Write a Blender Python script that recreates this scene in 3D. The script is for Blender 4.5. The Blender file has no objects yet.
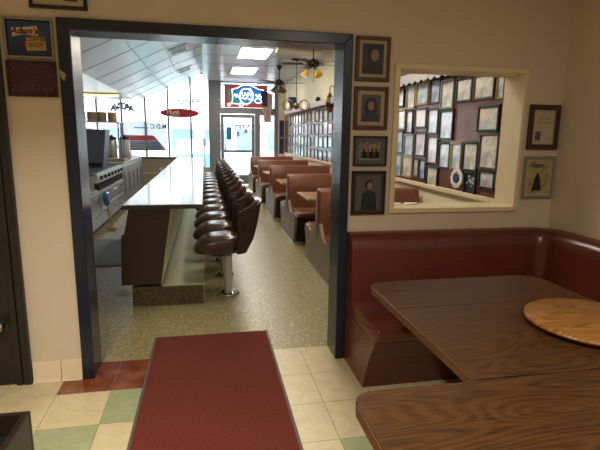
import bpy, bmesh, math, random
from mathutils import Vector, Matrix
random.seed(7)
S = bpy.context.scene
COL = S.collection
PI = math.pi

# ------------------------------------------------------------------ materials
def srgb(r, g, b):
    f = lambda c: c / 12.92 if c <= .04045 else ((c + .055) / 1.055) ** 2.4
    return (f(r / 255), f(g / 255), f(b / 255), 1)

def mat(name, col, rough=.5, metal=0., spec=.5, coat=0., emit=None, estr=0., noise=None, bump=None, alpha=None):
    """noise = (scale, second colour, lo, hi) mixes a second colour; bump = (scale, strength)"""
    m = bpy.data.materials.new(name); m.use_nodes = True
    nt = m.node_tree; b = nt.nodes['Principled BSDF']
    b.inputs['Base Color'].default_value = col
    b.inputs['Roughness'].default_value = rough
    b.inputs['Metallic'].default_value = metal
    b.inputs['Specular IOR Level'].default_value = spec
    b.inputs['Coat Weight'].default_value = coat
    b.inputs['Coat Roughness'].default_value = .12
    if emit:
        b.inputs['Emission Color'].default_value = emit; b.inputs['Emission Strength'].default_value = estr
    if noise or bump:
        tc = nt.nodes.new('ShaderNodeTexCoord')
    if noise:
        n = nt.nodes.new('ShaderNodeTexNoise'); n.inputs['Scale'].default_value = noise[0]; n.inputs['Detail'].default_value = 4
        r = nt.nodes.new('ShaderNodeValToRGB'); r.color_ramp.elements[0].position = noise[2]; r.color_ramp.elements[1].position = noise[3]
        r.color_ramp.elements[0].color = col; r.color_ramp.elements[1].color = noise[1]
        nt.links.new(tc.outputs['Object'], n.inputs['Vector']); nt.links.new(n.outputs['Fac'], r.inputs['Fac'])
        nt.links.new(r.outputs['Color'], b.inputs['Base Color'])
    if bump:
        n2 = nt.nodes.new('ShaderNodeTexNoise'); n2.inputs['Scale'].default_value = bump[0]; n2.inputs['Detail'].default_value = 3
        bp = nt.nodes.new('ShaderNodeBump'); bp.inputs['Strength'].default_value = bump[1]; bp.inputs['Distance'].default_value = .01
        nt.links.new(tc.outputs['Object'], n2.inputs['Vector']); nt.links.new(n2.outputs['Fac'], bp.inputs['Height'])
        nt.links.new(bp.outputs['Normal'], b.inputs['Normal'])
    return m

def wood(name, dark, light, scale=3., axis='Y', rough=.4, coat=.0, stretch=14., cath=1.):
    m = bpy.data.materials.new(name); m.use_nodes = True
    nt = m.node_tree; b = nt.nodes['Principled BSDF']; L = nt.links.new
    tc = nt.nodes.new('ShaderNodeTexCoord'); mp = nt.nodes.new('ShaderNodeMapping')
    mp.inputs['Scale'].default_value = (1, stretch, 1) if axis == 'X' else (stretch, 1, 1)
    L(tc.outputs['Object'], mp.inputs['Vector'])
    n = nt.nodes.new('ShaderNodeTexNoise'); n.inputs['Scale'].default_value = scale; n.inputs['Detail'].default_value = 6; n.inputs['Distortion'].default_value = cath
    L(mp.outputs['Vector'], n.inputs['Vector'])
    mp2 = nt.nodes.new('ShaderNodeMapping'); mp2.inputs['Scale'].default_value = (1.0, 4.2, 1) if axis == 'X' else (4.2, 1.0, 1)
    L(tc.outputs['Object'], mp2.inputs['Vector'])
    n3 = nt.nodes.new('ShaderNodeTexNoise'); n3.inputs['Scale'].default_value = 1.6; n3.inputs['Detail'].default_value = .5
    L(mp2.outputs['Vector'], n3.inputs['Vector'])
    mul = nt.nodes.new('ShaderNodeMath'); mul.operation = 'MULTIPLY'; mul.inputs[1].default_value = 125
    L(n3.outputs['Fac'], mul.inputs[0])
    sn = nt.nodes.new('ShaderNodeMath'); sn.operation = 'SINE'; L(mul.outputs[0], sn.inputs[0])
    r2 = nt.nodes.new('ShaderNodeMapRange'); r2.inputs[1].default_value = -1; r2.inputs[2].default_value = 1; r2.inputs[3].default_value = .3; r2.inputs[4].default_value = .7
    L(sn.outputs[0], r2.inputs[0])
    mix = nt.nodes.new('ShaderNodeMath'); mix.operation = 'MULTIPLY_ADD'; mix.inputs[1].default_value = .58
    L(n.outputs['Fac'], mix.inputs[0])
    sc = nt.nodes.new('ShaderNodeMath'); sc.operation = 'MULTIPLY'; sc.inputs[1].default_value = .42
    L(r2.outputs[0], sc.inputs[0]); L(sc.outputs[0], mix.inputs[2])
    r = nt.nodes.new('ShaderNodeValToRGB'); r.color_ramp.elements[0].position = .36; r.color_ramp.elements[1].position = .62
    r.color_ramp.elements[0].color = dark; r.color_ramp.elements[1].color = light
    L(mix.outputs[0], r.inputs['Fac']); L(r.outputs['Color'], b.inputs['Base Color'])
    b.inputs['Roughness'].default_value = rough; b.inputs['Coat Weight'].default_value = coat; b.inputs['Specular IOR Level'].default_value = .35
    return m

def pebbles(name, cols, scale, rough):
    m = bpy.data.materials.new(name); m.use_nodes = True
    nt = m.node_tree; b = nt.nodes['Principled BSDF']; L = nt.links.new
    tc = nt.nodes.new('ShaderNodeTexCoord')
    v = nt.nodes.new('ShaderNodeTexVoronoi'); v.inputs['Scale'].default_value = scale
    L(tc.outputs['Object'], v.inputs['Vector'])
    w = nt.nodes.new('ShaderNodeSeparateColor'); L(v.outputs['Color'], w.inputs['Color'])
    r = nt.nodes.new('ShaderNodeValToRGB'); r.color_ramp.interpolation = 'CONSTANT'
    els = r.color_ramp.elements
    for i, c in enumerate(cols):
        e = els[i] if i < 2 else els.new(0)
        e.position = i / len(cols); e.color = c
    L(w.outputs['Red'], r.inputs['Fac']); L(r.outputs['Color'], b.inputs['Base Color'])
    b.inputs['Roughness'].default_value = rough
    bp = nt.nodes.new('ShaderNodeBump'); bp.inputs['Strength'].default_value = .25; bp.inputs['Distance'].default_value = .004
    L(v.outputs['Distance'], bp.inputs['Height']); L(bp.outputs['Normal'], b.inputs['Normal'])
    return m

def glassmat(name, gloss=.08, tint=(1, 1, 1, 1)):
    m = bpy.data.materials.new(name); m.use_nodes = True
    nt = m.node_tree; nt.nodes.clear(); L = nt.links.new
    o = nt.nodes.new('ShaderNodeOutputMaterial'); mx = nt.nodes.new('ShaderNodeMixShader')
    t = nt.nodes.new('ShaderNodeBsdfTransparent'); t.inputs['Color'].default_value = tint
    g = nt.nodes.new('ShaderNodeBsdfGlossy'); g.inputs['Roughness'].default_value = .02
    mx.inputs[0].default_value = gloss
    L(t.outputs[0], mx.inputs[1]); L(g.outputs[0], mx.inputs[2]); L(mx.outputs[0], o.inputs[0])
    return m

M = {}
M['wall'] = mat('wall_paint', srgb(214, 200, 179), .6, noise=(1.5, srgb(208, 193, 170), .35, .7), bump=(60, .06))
M['wall_cream'] = mat('diner_wall_paint', srgb(232, 222, 192), .6)
M['ceil'] = mat('ceiling_paint', srgb(235, 232, 224), .7)
M['ceil_gloss'] = mat('ceiling_panel', srgb(190, 196, 204), .28, spec=.6, noise=(.8, srgb(176, 182, 192), .3, .7))
M['seam'] = mat('seam_dark', srgb(120, 122, 128), .5)
M['batten'] = mat('batten_white', srgb(238, 240, 242), .4)
M['casing'] = mat('casing_paint', srgb(29, 37, 56), .32, spec=.5, noise=(6, srgb(24, 31, 48), .4, .7))
M['jamb'] = mat('jamb_paint', srgb(52, 62, 80), .26, spec=.8)
M['black'] = mat('black_plastic', srgb(22, 22, 24), .45)
M['darkwood'] = mat('dark_stained_wood', srgb(40, 28, 22), .4, noise=(9, srgb(30, 21, 17), .4, .65))
M['doorblack'] = mat('door_paint', srgb(36, 31, 30), .42, noise=(5, srgb(29, 25, 24), .4, .65))
M['trimcream'] = mat('cream_trim', srgb(226, 208, 172), .42)
M['tile_cream'] = mat('vinyl_tile_cream', srgb(206, 192, 154), .3, noise=(14, srgb(194, 178, 138), .35, .7))
M['tile_green'] = mat('vinyl_tile_green', srgb(160, 166, 126), .3, noise=(14, srgb(148, 154, 116), .35, .7))
M['tile_red'] = mat('vinyl_tile_red', srgb(112, 52, 34), .14, noise=(7, srgb(150, 92, 68), .42, .75))
M['grout'] = mat('floor_joint', srgb(120, 102, 70), .8)
M['base_tile'] = mat('ceramic_base_tile', srgb(222, 204, 172), .2, spec=.6)
M['terrazzo'] = pebbles('pebble_floor', [srgb(138, 127, 90), srgb(102, 92, 60), srgb(162, 150, 108), srgb(68, 58, 38), srgb(126, 117, 80), srgb(186, 172, 128), srgb(50, 41, 28)], 92, .28)
M['cove'] = pebbles('pebble_base', [srgb(92, 78, 54), srgb(58, 47, 32), srgb(112, 96, 68), srgb(44, 36, 26), srgb(78, 66, 46)], 100, .3)
M['maroon'] = mat('maroon_vinyl', srgb(98, 44, 32), .27, spec=.6, noise=(4, srgb(88, 38, 28), .35, .7), bump=(150, .04))
M['carpet'] = mat('maroon_carpet', srgb(114, 56, 46), .95, spec=.1, noise=(90, srgb(92, 42, 34), .35, .7), bump=(260, .5))
M['rubber'] = mat('grey_rubber_edge', srgb(84, 80, 76), .6)
M['table'] = wood('oak_laminate', srgb(56, 34, 16), srgb(86, 55, 27), 6, 'X', .42)
M['tableedge'] = mat('oak_table_edge', srgb(96, 64, 36), .4, noise=(12, srgb(82, 54, 30), .35, .7))
M['susan'] = wood('turned_maple', srgb(124, 80, 38), srgb(166, 116, 58), 4, 'X', .35, stretch=10)
M['white_top'] = mat('counter_laminate', srgb(196, 200, 204), .14, spec=.45)
M['counter_edge'] = mat('counter_edge_band', srgb(62, 66, 76), .35)
M['brown_panel'] = mat('counter_end_laminate', srgb(62, 44, 38), .42)
M['steel'] = mat('stainless_steel', srgb(206, 210, 214), .32, metal=.55, noise=(5, srgb(192, 196, 202), .3, .7))
M['steel_dull'] = mat('stainless_dull', srgb(176, 176, 144), .3, metal=.2)
M['chrome'] = mat('chrome', srgb(190, 190, 188), .12, metal=1.)
M['stoolvinyl'] = mat('stool_vinyl', srgb(70, 50, 43), .25, spec=.7)
M['stoolshell'] = mat('stool_shell', srgb(46, 36, 35), .34)
M['boothvinyl'] = mat('booth_vinyl', srgb(126, 78, 56), .32, noise=(4, srgb(114, 68, 48), .35, .7))
M['boothpanel'] = mat('booth_side_vinyl', srgb(140, 112, 94), .34, noise=(3, srgb(126, 98, 82), .35, .7))
M['boothtable'] = mat('booth_table_laminate', srgb(150, 108, 76), .35)
M['panelling'] = mat('wall_panelling', srgb(118, 76, 66), .24, spec=.6, noise=(5, srgb(96, 56, 46), .35, .7))
M['brass'] = mat('aged_brass', srgb(128, 106, 62), .35, metal=.9)
M['bronze'] = mat('dark_bronze', srgb(60, 50, 44), .4, metal=.7)
M['blade'] = mat('fan_blade_wood', srgb(60, 36, 26), .45)
M['amber'] = mat('amber_glass_lit', srgb(206, 170, 60), .2, emit=srgb(255, 200, 70), estr=.12)
M['bulb'] = mat('lit_bulb', srgb(255, 250, 235), .3, emit=srgb(255, 235, 200), estr=.4)
M['warmtube'] = mat('lit_warm_tube', srgb(255, 240, 190), .4, emit=srgb(255, 214, 130), estr=3.)
M['diffuser'] = mat('lit_diffuser', srgb(250, 250, 245), .5, emit=srgb(255, 246, 226), estr=19.)
M['whiteplastic'] = mat('white_plastic', srgb(232, 232, 230), .4)
M['paper'] = mat('white_paper', srgb(236, 234, 226), .8)
M['alum'] = mat('grey_aluminium', srgb(138, 140, 150), .4, metal=.4)
def sheetmat(name, col):
    m = mat(name, col, .5); nt = m.node_tree; b = nt.nodes['Principled BSDF']; o = nt.nodes['Material Output']
    tr = nt.nodes.new('ShaderNodeBsdfTranslucent'); tr.inputs['Color'].default_value = col; mx = nt.nodes.new('ShaderNodeMixShader'); mx.inputs[0].default_value = .5
    nt.links.new(b.outputs[0], mx.inputs[1]); nt.links.new(tr.outputs[0], mx.inputs[2]); nt.links.new(mx.outputs[0], o.inputs['Surface']); return m
M['banner'] = sheetmat('thin_banner_sheet', srgb(232, 236, 240)); M['bannerred'] = sheetmat('thin_red_print', srgb(214, 120, 128)); M['bannergrey'] = sheetmat('thin_grey_print', srgb(150, 154, 176))
M['glass'] = glassmat('window_glass')
M['navy'] = mat('navy_print', srgb(44, 50, 92), .5)
M['bluegrey'] = mat('blue_grey_metal', srgb(92, 102, 124), .45)
M['tan'] = mat('tan_board', srgb(196, 170, 128), .6, noise=(6, srgb(182, 154, 112), .35, .7))
M['beige'] = mat('beige_cabinet', srgb(178, 166, 148), .5)
M['red'] = mat('red_sign', srgb(186, 52, 62), .4)
M['pinkred'] = mat('red_print', srgb(196, 96, 104), .5)
M['greyprint'] = mat('grey_print', srgb(140, 142, 160), .5)
M['blueprint'] = mat('blue_print', srgb(70, 130, 190), .5)
M['darkprint'] = mat('dark_print', srgb(50, 52, 70), .5)
M['neonblue'] = mat('sign_blue', srgb(30, 120, 190), .4, emit=srgb(30, 120, 200), estr=.35)
M['neongreen'] = mat('sign_green', srgb(30, 140, 130), .4, emit=srgb(40, 160, 140), estr=.25)
M['neonred'] = mat('sign_red', srgb(160, 60, 64), .4, emit=srgb(180, 60, 60), estr=.25)
M['neon'] = mat('lit_neon_tube', srgb(255, 255, 255), .3, emit=srgb(255, 240, 240), estr=2.2)
M['neonyellow'] = mat('lit_neon_yellow', srgb(255, 230, 80), .3, emit=srgb(255, 220, 60), estr=1.5)
M['flagred'] = mat('flag_red', srgb(160, 60, 62), .8)
M['flagwhite'] = mat('flag_white', srgb(226, 220, 214), .8)
M['flagnavy'] = mat('flag_navy', srgb(56, 56, 84), .8)
M['valance'] = mat('grey_valance', srgb(206, 198, 204), .7)
M['matgrey'] = mat('grey_rubber_mat', srgb(112, 118, 128), .55, noise=(30, srgb(98, 104, 114), .35, .7))
M['bluecloth'] = mat('blue_cloth', srgb(70, 120, 170), .8)
M['facade'] = mat('facade_white', srgb(240, 240, 240), .8)
M['shopglass'] = mat('shop_glass', srgb(112, 140, 150), .15)
M['asphalt'] = mat('asphalt', srgb(190, 190, 190), .9)
M['teal'] = mat('teal_car_paint', srgb(120, 190, 200), .25, coat=.6)
M['palecar'] = mat('pale_car_paint', srgb(214, 224, 228), .25, coat=.6)
M['carglass'] = mat('car_glass', srgb(90, 110, 124), .08)
M['tyre'] = mat('tyre', srgb(40, 40, 42), .8)
M['skin'] = mat('print_skin', srgb(150, 112, 92), .5)
M['hair'] = mat('print_dark', srgb(34, 30, 34), .5)
M['dress'] = mat('print_navy_dress', srgb(46, 50, 70), .5)
M['matboard'] = mat('picture_mat', srgb(166, 150, 122), .6)
M['matgreyboard'] = mat('picture_mat_grey', srgb(86, 86, 92), .6)
M['printgrey'] = mat('print_grey', srgb(140, 132, 120), .5, noise=(45, srgb(84, 78, 74), .45, .6))
M['printolive'] = mat('print_olive', srgb(176, 164, 110), .5, noise=(16, srgb(128, 118, 78), .45, .65))
M['certificate'] = mat('certificate', srgb(186, 176, 148), .5)
M['posterblue'] = mat('poster_blue', srgb(46, 70, 112), .35, noise=(5, srgb(30, 48, 84), .4, .65))
M['postercream'] = mat('poster_cream', srgb(206, 188, 152), .45)
M['posterred'] = mat('poster_red', srgb(104, 40, 44), .45)
M['postertan'] = mat('poster_tan', srgb(176, 146, 86), .45)
M['plum'] = mat('plum_print', srgb(70, 38, 52), .3, noise=(7, srgb(98, 66, 84), .55, .8))
M['silverframe'] = mat('silver_frame', srgb(150, 146, 134), .4, metal=.4)
M['frame_black'] = mat('frame_black', srgb(30, 27, 27), .4)
M['frame_brown'] = mat('frame_brown', srgb(78, 48, 37), .4)
M['frame_walnut'] = mat('frame_walnut', srgb(66, 44, 34), .42)
M['frame_silver'] = mat('frame_pewter', srgb(140, 140, 136), .35, metal=.5)
M['frame_gold'] = mat('frame_gold', srgb(168, 138, 86), .35, metal=.4)
for i, (a, b_) in enumerate([((226, 232, 240), (160, 182, 206)), ((236, 234, 226), (186, 182, 174)), ((204, 218, 236), (130, 156, 188)), ((232, 230, 238), (176, 172, 190)), ((236, 214, 196), (176, 190, 206))]):
    M['print%d' % i] = mat('glazed_glare_print_' + 'abcde'[i], srgb(*a), .12, spec=.7, coat=.5, noise=(9, srgb(*b_), .42, .62))  # pale bluish tones put the window's reflection in the glass into the colour

# ------------------------------------------------------------------ mesh helpers
class MB:
    def __init__(s): s.bm = bmesh.new(); s.mi = 0
    def _tag(s, faces):
        for f in faces: f.material_index = s.mi
    def hexa(s, p, bev=0, seg=2):
        """p: 8 points, bottom ring 0-3 ccw, top ring 4-7"""
        vs = [s.bm.verts.new(q) for q in p]
        fs = [s.bm.faces.new([vs[i] for i in ix]) for ix in ((3, 2, 1, 0), (4, 5, 6, 7), (0, 1, 5, 4), (1, 2, 6, 5), (2, 3, 7, 6), (3, 0, 4, 7))]
        s._tag(fs)
        if bev:
            es = list({e for f in fs for e in f.edges})
            r = bmesh.ops.bevel(s.bm, geom=es, offset=bev, segments=seg, profile=.5, affect='EDGES')
            s._tag(r['faces'])
        return s
    def box(s, x0, x1, y0, y1, z0, z1, bev=0, seg=2):
        return s.hexa([(x0, y0, z0), (x1, y0, z0), (x1, y1, z0), (x0, y1, z0), (x0, y0, z1), (x1, y0, z1), (x1, y1, z1), (x0, y1, z1)], bev, seg)
    def prism(s, poly, axis, a, b, bev=0, seg=2):
        """poly in the two other axes (x: y,z / y: x,z / z: x,y), extruded a..b along axis"""
        def P(u, v, w): return {'x': (w, u, v), 'y': (u, w, v), 'z': (u, v, w)}[axis]
        A = [s.bm.verts.new(P(u, v, a)) for u, v in poly]; B = [s.bm.verts.new(P(u, v, b)) for u, v in poly]
        n = len(poly); fs = [s.bm.faces.new(A[::-1]), s.bm.faces.new(B)]
        for i in range(n): fs.append(s.bm.faces.new([A[i], A[(i + 1) % n], B[(i + 1) % n], B[i]]))
        s._tag(fs)
        if bev:
            es = list(set(list(fs[0].edges) + list(fs[1].edges)))
            r = bmesh.ops.bevel(s.bm, geom=es, offset=bev, segments=seg, profile=.5, affect='EDGES'); s._tag(r['faces'])
        return s
    def rings(s, rings, closed=True, cap=True, loop=False):
        R = [[s.bm.verts.new(p) for p in r] for r in rings]; fs = []
        m = len(R); n = len(R[0])
        for i in range(m if loop else m - 1):
            a, b = R[i], R[(i + 1) % m]
            for j in range(n if closed else n - 1):
                k = (j + 1) % n
                fs.append(s.bm.faces.new([a[j], a[k], b[k], b[j]]))
        if cap and not loop and closed:
            fs.append(s.bm.faces.new(R[0][::-1])); fs.append(s.bm.faces.new(R[-1]))
        s._tag(fs); return s
    def lathe(s, prof, c=(0, 0, 0), n=20, axis='z'):
        rs = []
        for r, h in prof:
            ring = []
            for k in range(n):
                a = 2 * PI * k / n; u, v = max(r, .0004) * math.cos(a), max(r, .0004) * math.sin(a)
                q = {'z': (u, v, h), 'x': (h, u, v), 'y': (u, h, v)}[axis]
                ring.append((c[0] + q[0], c[1] + q[1], c[2] + q[2]))
            rs.append(ring)
        return s.rings(rs)
    def cyl(s, c, r, h, n=20, axis='z'): return s.lathe([(r, 0), (r, h)], c, n, axis)
    def tube(s, pts, r, n=8, loop=False):
        pts = [Vector(p) for p in pts]; rs = []; m = len(pts)
        for i, p in enumerate(pts):
            d = (pts[(i + 1) % m] - pts[i - 1]) if loop else (pts[min(i + 1, m - 1)] - pts[max(i - 1, 0)])
            d.normalize(); up = Vector((0, 0, 1)) if abs(d.z) < .9 else Vector((0, 1, 0))
            a = d.cross(up).normalized(); b = d.cross(a)
            rr = r[i] if isinstance(r, (list, tuple)) else r
            rs.append([p + a * rr * math.cos(2 * PI * k / n) + b * rr * math.sin(2 * PI * k / n) for k in range(n)])
        return s.rings(rs, loop=loop)
    def sweep(s, path, prof):
        """closed profile (d,z), d measured to the right-hand side of the path"""
        pts = [Vector(p) for p in path]; rs = []
        for i, p in enumerate(pts):
            ns = []
            for a, b in ((i - 1, i), (i, i + 1)):
                if a >= 0 and b < len(pts):
                    t = (pts[b] - pts[a]).normalized(); ns.append(Vector((t.y, -t.x)))
            if len(ns) == 2:
                h = (ns[0] + ns[1]).normalized(); h = h / max(.2, h.dot(ns[0]))
            else: h = ns[0]
            rs.append([(p.x + h.x * d, p.y + h.y * d, z) for d, z in prof])
        return s.rings(rs)
    def poly(s, pts):
        s._tag([s.bm.faces.new([s.bm.verts.new(p) for p in pts])]); return s
    def build(s, name, mats, parent=None, smooth=False, world=True, recalc=True):
        if recalc: bmesh.ops.recalc_face_normals(s.bm, faces=s.bm.faces)
        me = bpy.data.meshes.new(name)
        o = bpy.data.objects.new(name, me); COL.objects.link(o)
        if parent is not None:
            if world:
                off = Vector(parent.get('_o', (0, 0, 0))); bmesh.ops.translate(s.bm, verts=s.bm.verts, vec=-off)
                o['_o'] = tuple(off)
            o.parent = parent
        elif world == 'centre':
            vs = [v.co for v in s.bm.verts]
            c = Vector([(min(v[i] for v in vs) + max(v[i] for v in vs)) / 2 for i in range(3)]); c.z = min(v.z for v in vs)
            bmesh.ops.translate(s.bm, verts=s.bm.verts, vec=-c); o.location = c; o['_o'] = tuple(c)
        s.bm.to_mesh(me); s.bm.free()
        for m in (mats if isinstance(mats, (list, tuple)) else [mats]): me.materials.append(M[m] if isinstance(m, str) else m)
        if smooth:
            for p in me.polygons: p.use_smooth = True
            me.set_sharp_from_angle(angle=math.radians(50))
        return o

def tag(o, label=None, cat=None, group=None, kind=None):
    if label: o['label'] = label
    if cat: o['category'] = cat
    if group: o['group'] = group
    if kind: o['kind'] = kind
    return o

def thing(name, label, cat, loc=(0, 0, 0), rz=0, group=None, local=False):
    o = bpy.data.objects.new(name, None); COL.objects.link(o); o.empty_display_size = .05
    o.location = loc; o.rotation_euler = (0, 0, rz); o['_o'] = (0, 0, 0) if local else tuple(loc)
    return tag(o, label, cat, group)

def single(name, mb, mats, label, cat, group=None, smooth=False):
    return tag(mb.build(name, mats, smooth=smooth, world='centre'), label, cat, group)

def struct(name, mb, mats, parent=None, smooth=False):
    o = mb.build(name, mats, parent, smooth)
    if parent is None: o['kind'] = 'structure'
    return o

def dup(root, loc, rz=None, label=None):
    r = root.copy(); COL.objects.link(r); r.location = loc
    if rz is not None: r.rotation_euler = (0, 0, rz)
    if label: r['label'] = label
    kids = {}
    for o in list(COL.objects): kids.setdefault(o.parent, []).append(o)
    def rec(src, dst):
        for ch in kids.get(src, []):
            c = ch.copy(); COL.objects.link(c); c.parent = dst; rec(ch, c)
    rec(root, r); return r

def text_mb(txt, size, origin, right, up, depth=.002, mirror=False, align='CENTER', bold=0., mb=None, shear=0.):
    cu = bpy.data.curves.new('t', 'FONT'); cu.body = txt; cu.size = size; cu.align_x = align; cu.align_y = 'CENTER'; cu.extrude = depth / 2; cu.offset = bold; cu.shear = shear
    cu.resolution_u = 3
    ob = bpy.data.objects.new('t', cu); COL.objects.link(ob)
    me = bpy.data.meshes.new_from_object(ob.evaluated_get(bpy.context.evaluated_depsgraph_get()))
    bpy.data.objects.remove(ob); bpy.data.curves.remove(cu)
    mb = mb or MB(); r = Vector(right); u = Vector(up); n = r.cross(u); o = Vector(origin)
    base = [mb.bm.verts.new(o + r * (-v.co.x if mirror else v.co.x) + u * v.co.y + n * v.co.z) for v in me.vertices]
    fs = []
    for p in me.polygons:
        try: fs.append(mb.bm.faces.new([base[i] for i in p.vertices]))
        except ValueError: pass
    mb._tag(fs); bpy.data.meshes.remove(me)
    return mb

ORD = ['first', 'second', 'third', 'fourth', 'fifth', 'sixth', 'seventh', 'eighth', 'ninth', 'tenth', 'eleventh', 'twelfth', 'thirteenth', 'fourteenth', 'fifteenth', 'sixteenth', 'seventeenth', 'eighteenth', 'nineteenth', 'twentieth']

# ------------------------------------------------------------------ dimensions
W0, W1 = 2.92, 3.12          # front and back face of the wall with the doorway
XR, XL, YF = 2.41, -3.5, 14.5
ZC = 3.05                    # diner ceiling
NC = 2.6                     # near room ceiling
NXL, NY = -3.0, -2.6

# ------------------------------------------------------------------ setting: near room
mb = MB()
for a in ((NXL, -.722, 0, NC), (-.722, .862, 2.066, NC), (.862, 1.2, 0, NC), (1.2, 2.115, 1.94, NC), (1.2, 2.115, 0, 1.02), (2.115, XR, 0, NC)):
    mb.box(a[0], a[1], W0, W1, a[2], a[3])
struct('wall_front', mb, 'wall')
struct('wall_right', MB().box(XR, XR + .12, NY, W0, 0, NC), 'wall')
struct('wall_left', MB().box(NXL - .12, NXL, NY, W1, 0, NC), 'wall')
struct('wall_back', MB().box(NXL, XR, NY - .12, NY, 0, NC), 'wall')
struct('ceiling', MB().box(NXL - .12, XR + .12, NY - .12, W1, NC, NC + .1), 'ceil')

# tile floor
xs = [-.576 + .303 * k for k in range(-9, 11)]; xs = [x for x in xs if NXL < x < XR]; xs = [NXL] + xs + [XR]
ys = [3.115, 2.735, 2.395, 2.055] + [2.055 - .34 * k for k in range(1, 14)] + [NY]
mb = MB(); mb.mi = 0; mb.box(NXL, XR, NY, W1, -.06, -.0015); g = .0016
green = {(-.576, 2.735), (-.879, 2.395), (.636, 2.055), (.333, 1.715), (-1.182, 2.055), (.03, 1.375), (-.273, 2.055)}
for i in range(len(xs) - 1):
    for j in range(len(ys) - 1):
        x0, x1, y1, y0 = xs[i], xs[i + 1], ys[j], ys[j + 1]
        k = 1
        if any(abs(x0 - a) < .02 and abs(y1 - b) < .02 for a, b in green): k = 2
        if y1 > 3 and x0 > -.9 and x1 < -.2: k = 3
        mb.mi = k; mb.box(x0 + g, x1 - g, y0 + g, y1 - g, -.0015, 0)
struct('floor', mb, ['grout', 'tile_cream', 'tile_green', 'tile_red'])

# doorway casing and jamb lining
mb = MB()
o = [(-.771, 0), (-.771, 2.11), (.9, 2.11), (.9, 0)]; i_ = [(-.703, 0), (-.703, 2.048), (.843, 2.048), (.843, 0)]
for a in range(3):
    mb.prism([o[a], o[a + 1], i_[a + 1], i_[a]], 'y', W0 - .022, W0, bev=.004)
mb.mi = 1
mb.box(-.722, -.705, W0, W1 + .004, 0, 2.05); mb.box(.845, .862, W0, W1 + .004, 0, 2.05); mb.box(-.722, .862, W0, W1 + .004, 2.05, 2.066)
struct('trim_1', mb, ['casing', 'jamb'])
# pass-through trim
mb = MB()
o = [(1.182, 1.004), (1.182, 1.956), (2.122, 1.956), (2.122, 1.004)]; i_ = [(1.217, 1.036), (1.217, 1.924), (2.098, 1.924), (2.098, 1.036)]
for a in range(4):
    mb.prism([o[a], o[(a + 1) % 4], i_[(a + 1) % 4], i_[a]], 'y', W0 - .018, W0, bev=.004)
mb.box(1.2, 1.215, W0, W1 + .01, 1.02, 1.94); mb.box(2.1, 2.115, W0, W1 + .01, 1.02, 1.94)
mb.box(1.215, 2.1, W0, W1 + .01, 1.925, 1.94); mb.box(1.215, 2.1, W0, W1 + .01, 1.02, 1.035)
struct('trim_2', mb, 'trimcream')
# tile baseboard left of the doorway
mb = MB()
for a, b in ((-1.052, -.895), (-.891, -.774)):
    mb.prism([(W0, .002), (W0 - .03, .002), (W0 - .014, .02), (W0 - .012, .118), (W0 - .006, .126), (W0, .126)], 'x', a, b)
struct('baseboard_left', mb, 'base_tile', smooth=True)
# dark door left of it
mb = MB()
mb.box(-2.0, -1.14, W0 - .02, W0, 0.006, 2.06)
for a, b in ((-1.14, -1.104), (-1.1, -1.056)): mb.box(a, b, W0 - .038, W0, 0, 2.14, bev=.006)
mb.box(-2.09, -2.0, W0 - .038, W0, 0, 2.14); mb.box(-2.0, -1.14, W0 - .038, W0, 2.06, 2.14)
d1 = struct('door_1', mb, 'doorblack')
kb = MB().lathe([(.012, 0), (.012, -.03), (.024, -.038), (.03, -.05), (.026, -.066), (.001, -.07)], (-1.186, W0 - .02, .395), 20, 'y')
kb = kb.build('door_knob', 'chrome', d1, smooth=True); kb['label'] = 'silver round door knob'

# ------------------------------------------------------------------ setting: diner
struct('floor', MB().box(XL, XR, W1 - .005, YF + .1, -.06, -.001), 'terrazzo')
mb = MB(); mb.box(XR, XR + .12, W0, YF + .12, 0, ZC + .1)
struct('wall_right', mb, 'wall_cream')
mb = MB(); mb.box(XR - .014, XR - .001, W1, YF - .05, 1.0, 2.14); struct('trim_3', mb, 'panelling')
mb = MB(); mb.box(XR - .04, XR - .001, W1, YF - .05, .955, 1.0, bev=.006); struct('trim_4', mb, 'trimcream')
struct('wall_left', MB().box(XL - .12, XL, W1, YF + .12, 0, ZC + .1), 'wall_cream')
mb = MB(); mb.box(XL, -2.0, W1 + .001, W1 + .1, 0, ZC); mb.box(NXL, XR, W1 - .001, W1 + .012, NC, ZC)
struct('wall_near', mb, 'wall_cream')
# ceiling: flat over the aisle, vaulted panels over the counter, low soffit over the kitchen
prof = [(XR, 3.05), (0, 3.05), (0, 3.26), (-.65, 3.0), (-1.08, 2.79), (-1.45, 2.61), (-1.85, 2.42), (XL, 2.42), (XL, 3.4), (XR, 3.4)]
mb = MB(); mb.prism(prof, 'y', W1, YF + .12)
mb.mi = 1
cp = [(0, 3.26), (-.65, 3.0), (-1.08, 2.79), (-1.45, 2.61), (-1.85, 2.42)]
for k in range(11):
    y = 3.9 + 1.05 * k
    low = [(x, z - .004) for x, z in cp]
    mb.prism(low + [(x, z + .01) for x, z in reversed(cp)], 'y', y, y + .014)
mb.mi = 2
for x, z in ((-.0, 3.05), (-.65, 3.0), (-1.08, 2.79)): mb.box(x - .014, x + .014, W1, YF, z - .007, z + .02)
mb.mi = 1
for k in range(9): mb.box(0, XR, 3.9 + 1.2 * k, 3.912 + 1.2 * k, 3.047, 3.06)
struct('ceiling', mb, ['ceil_gloss', 'seam', 'batten'])

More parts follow.
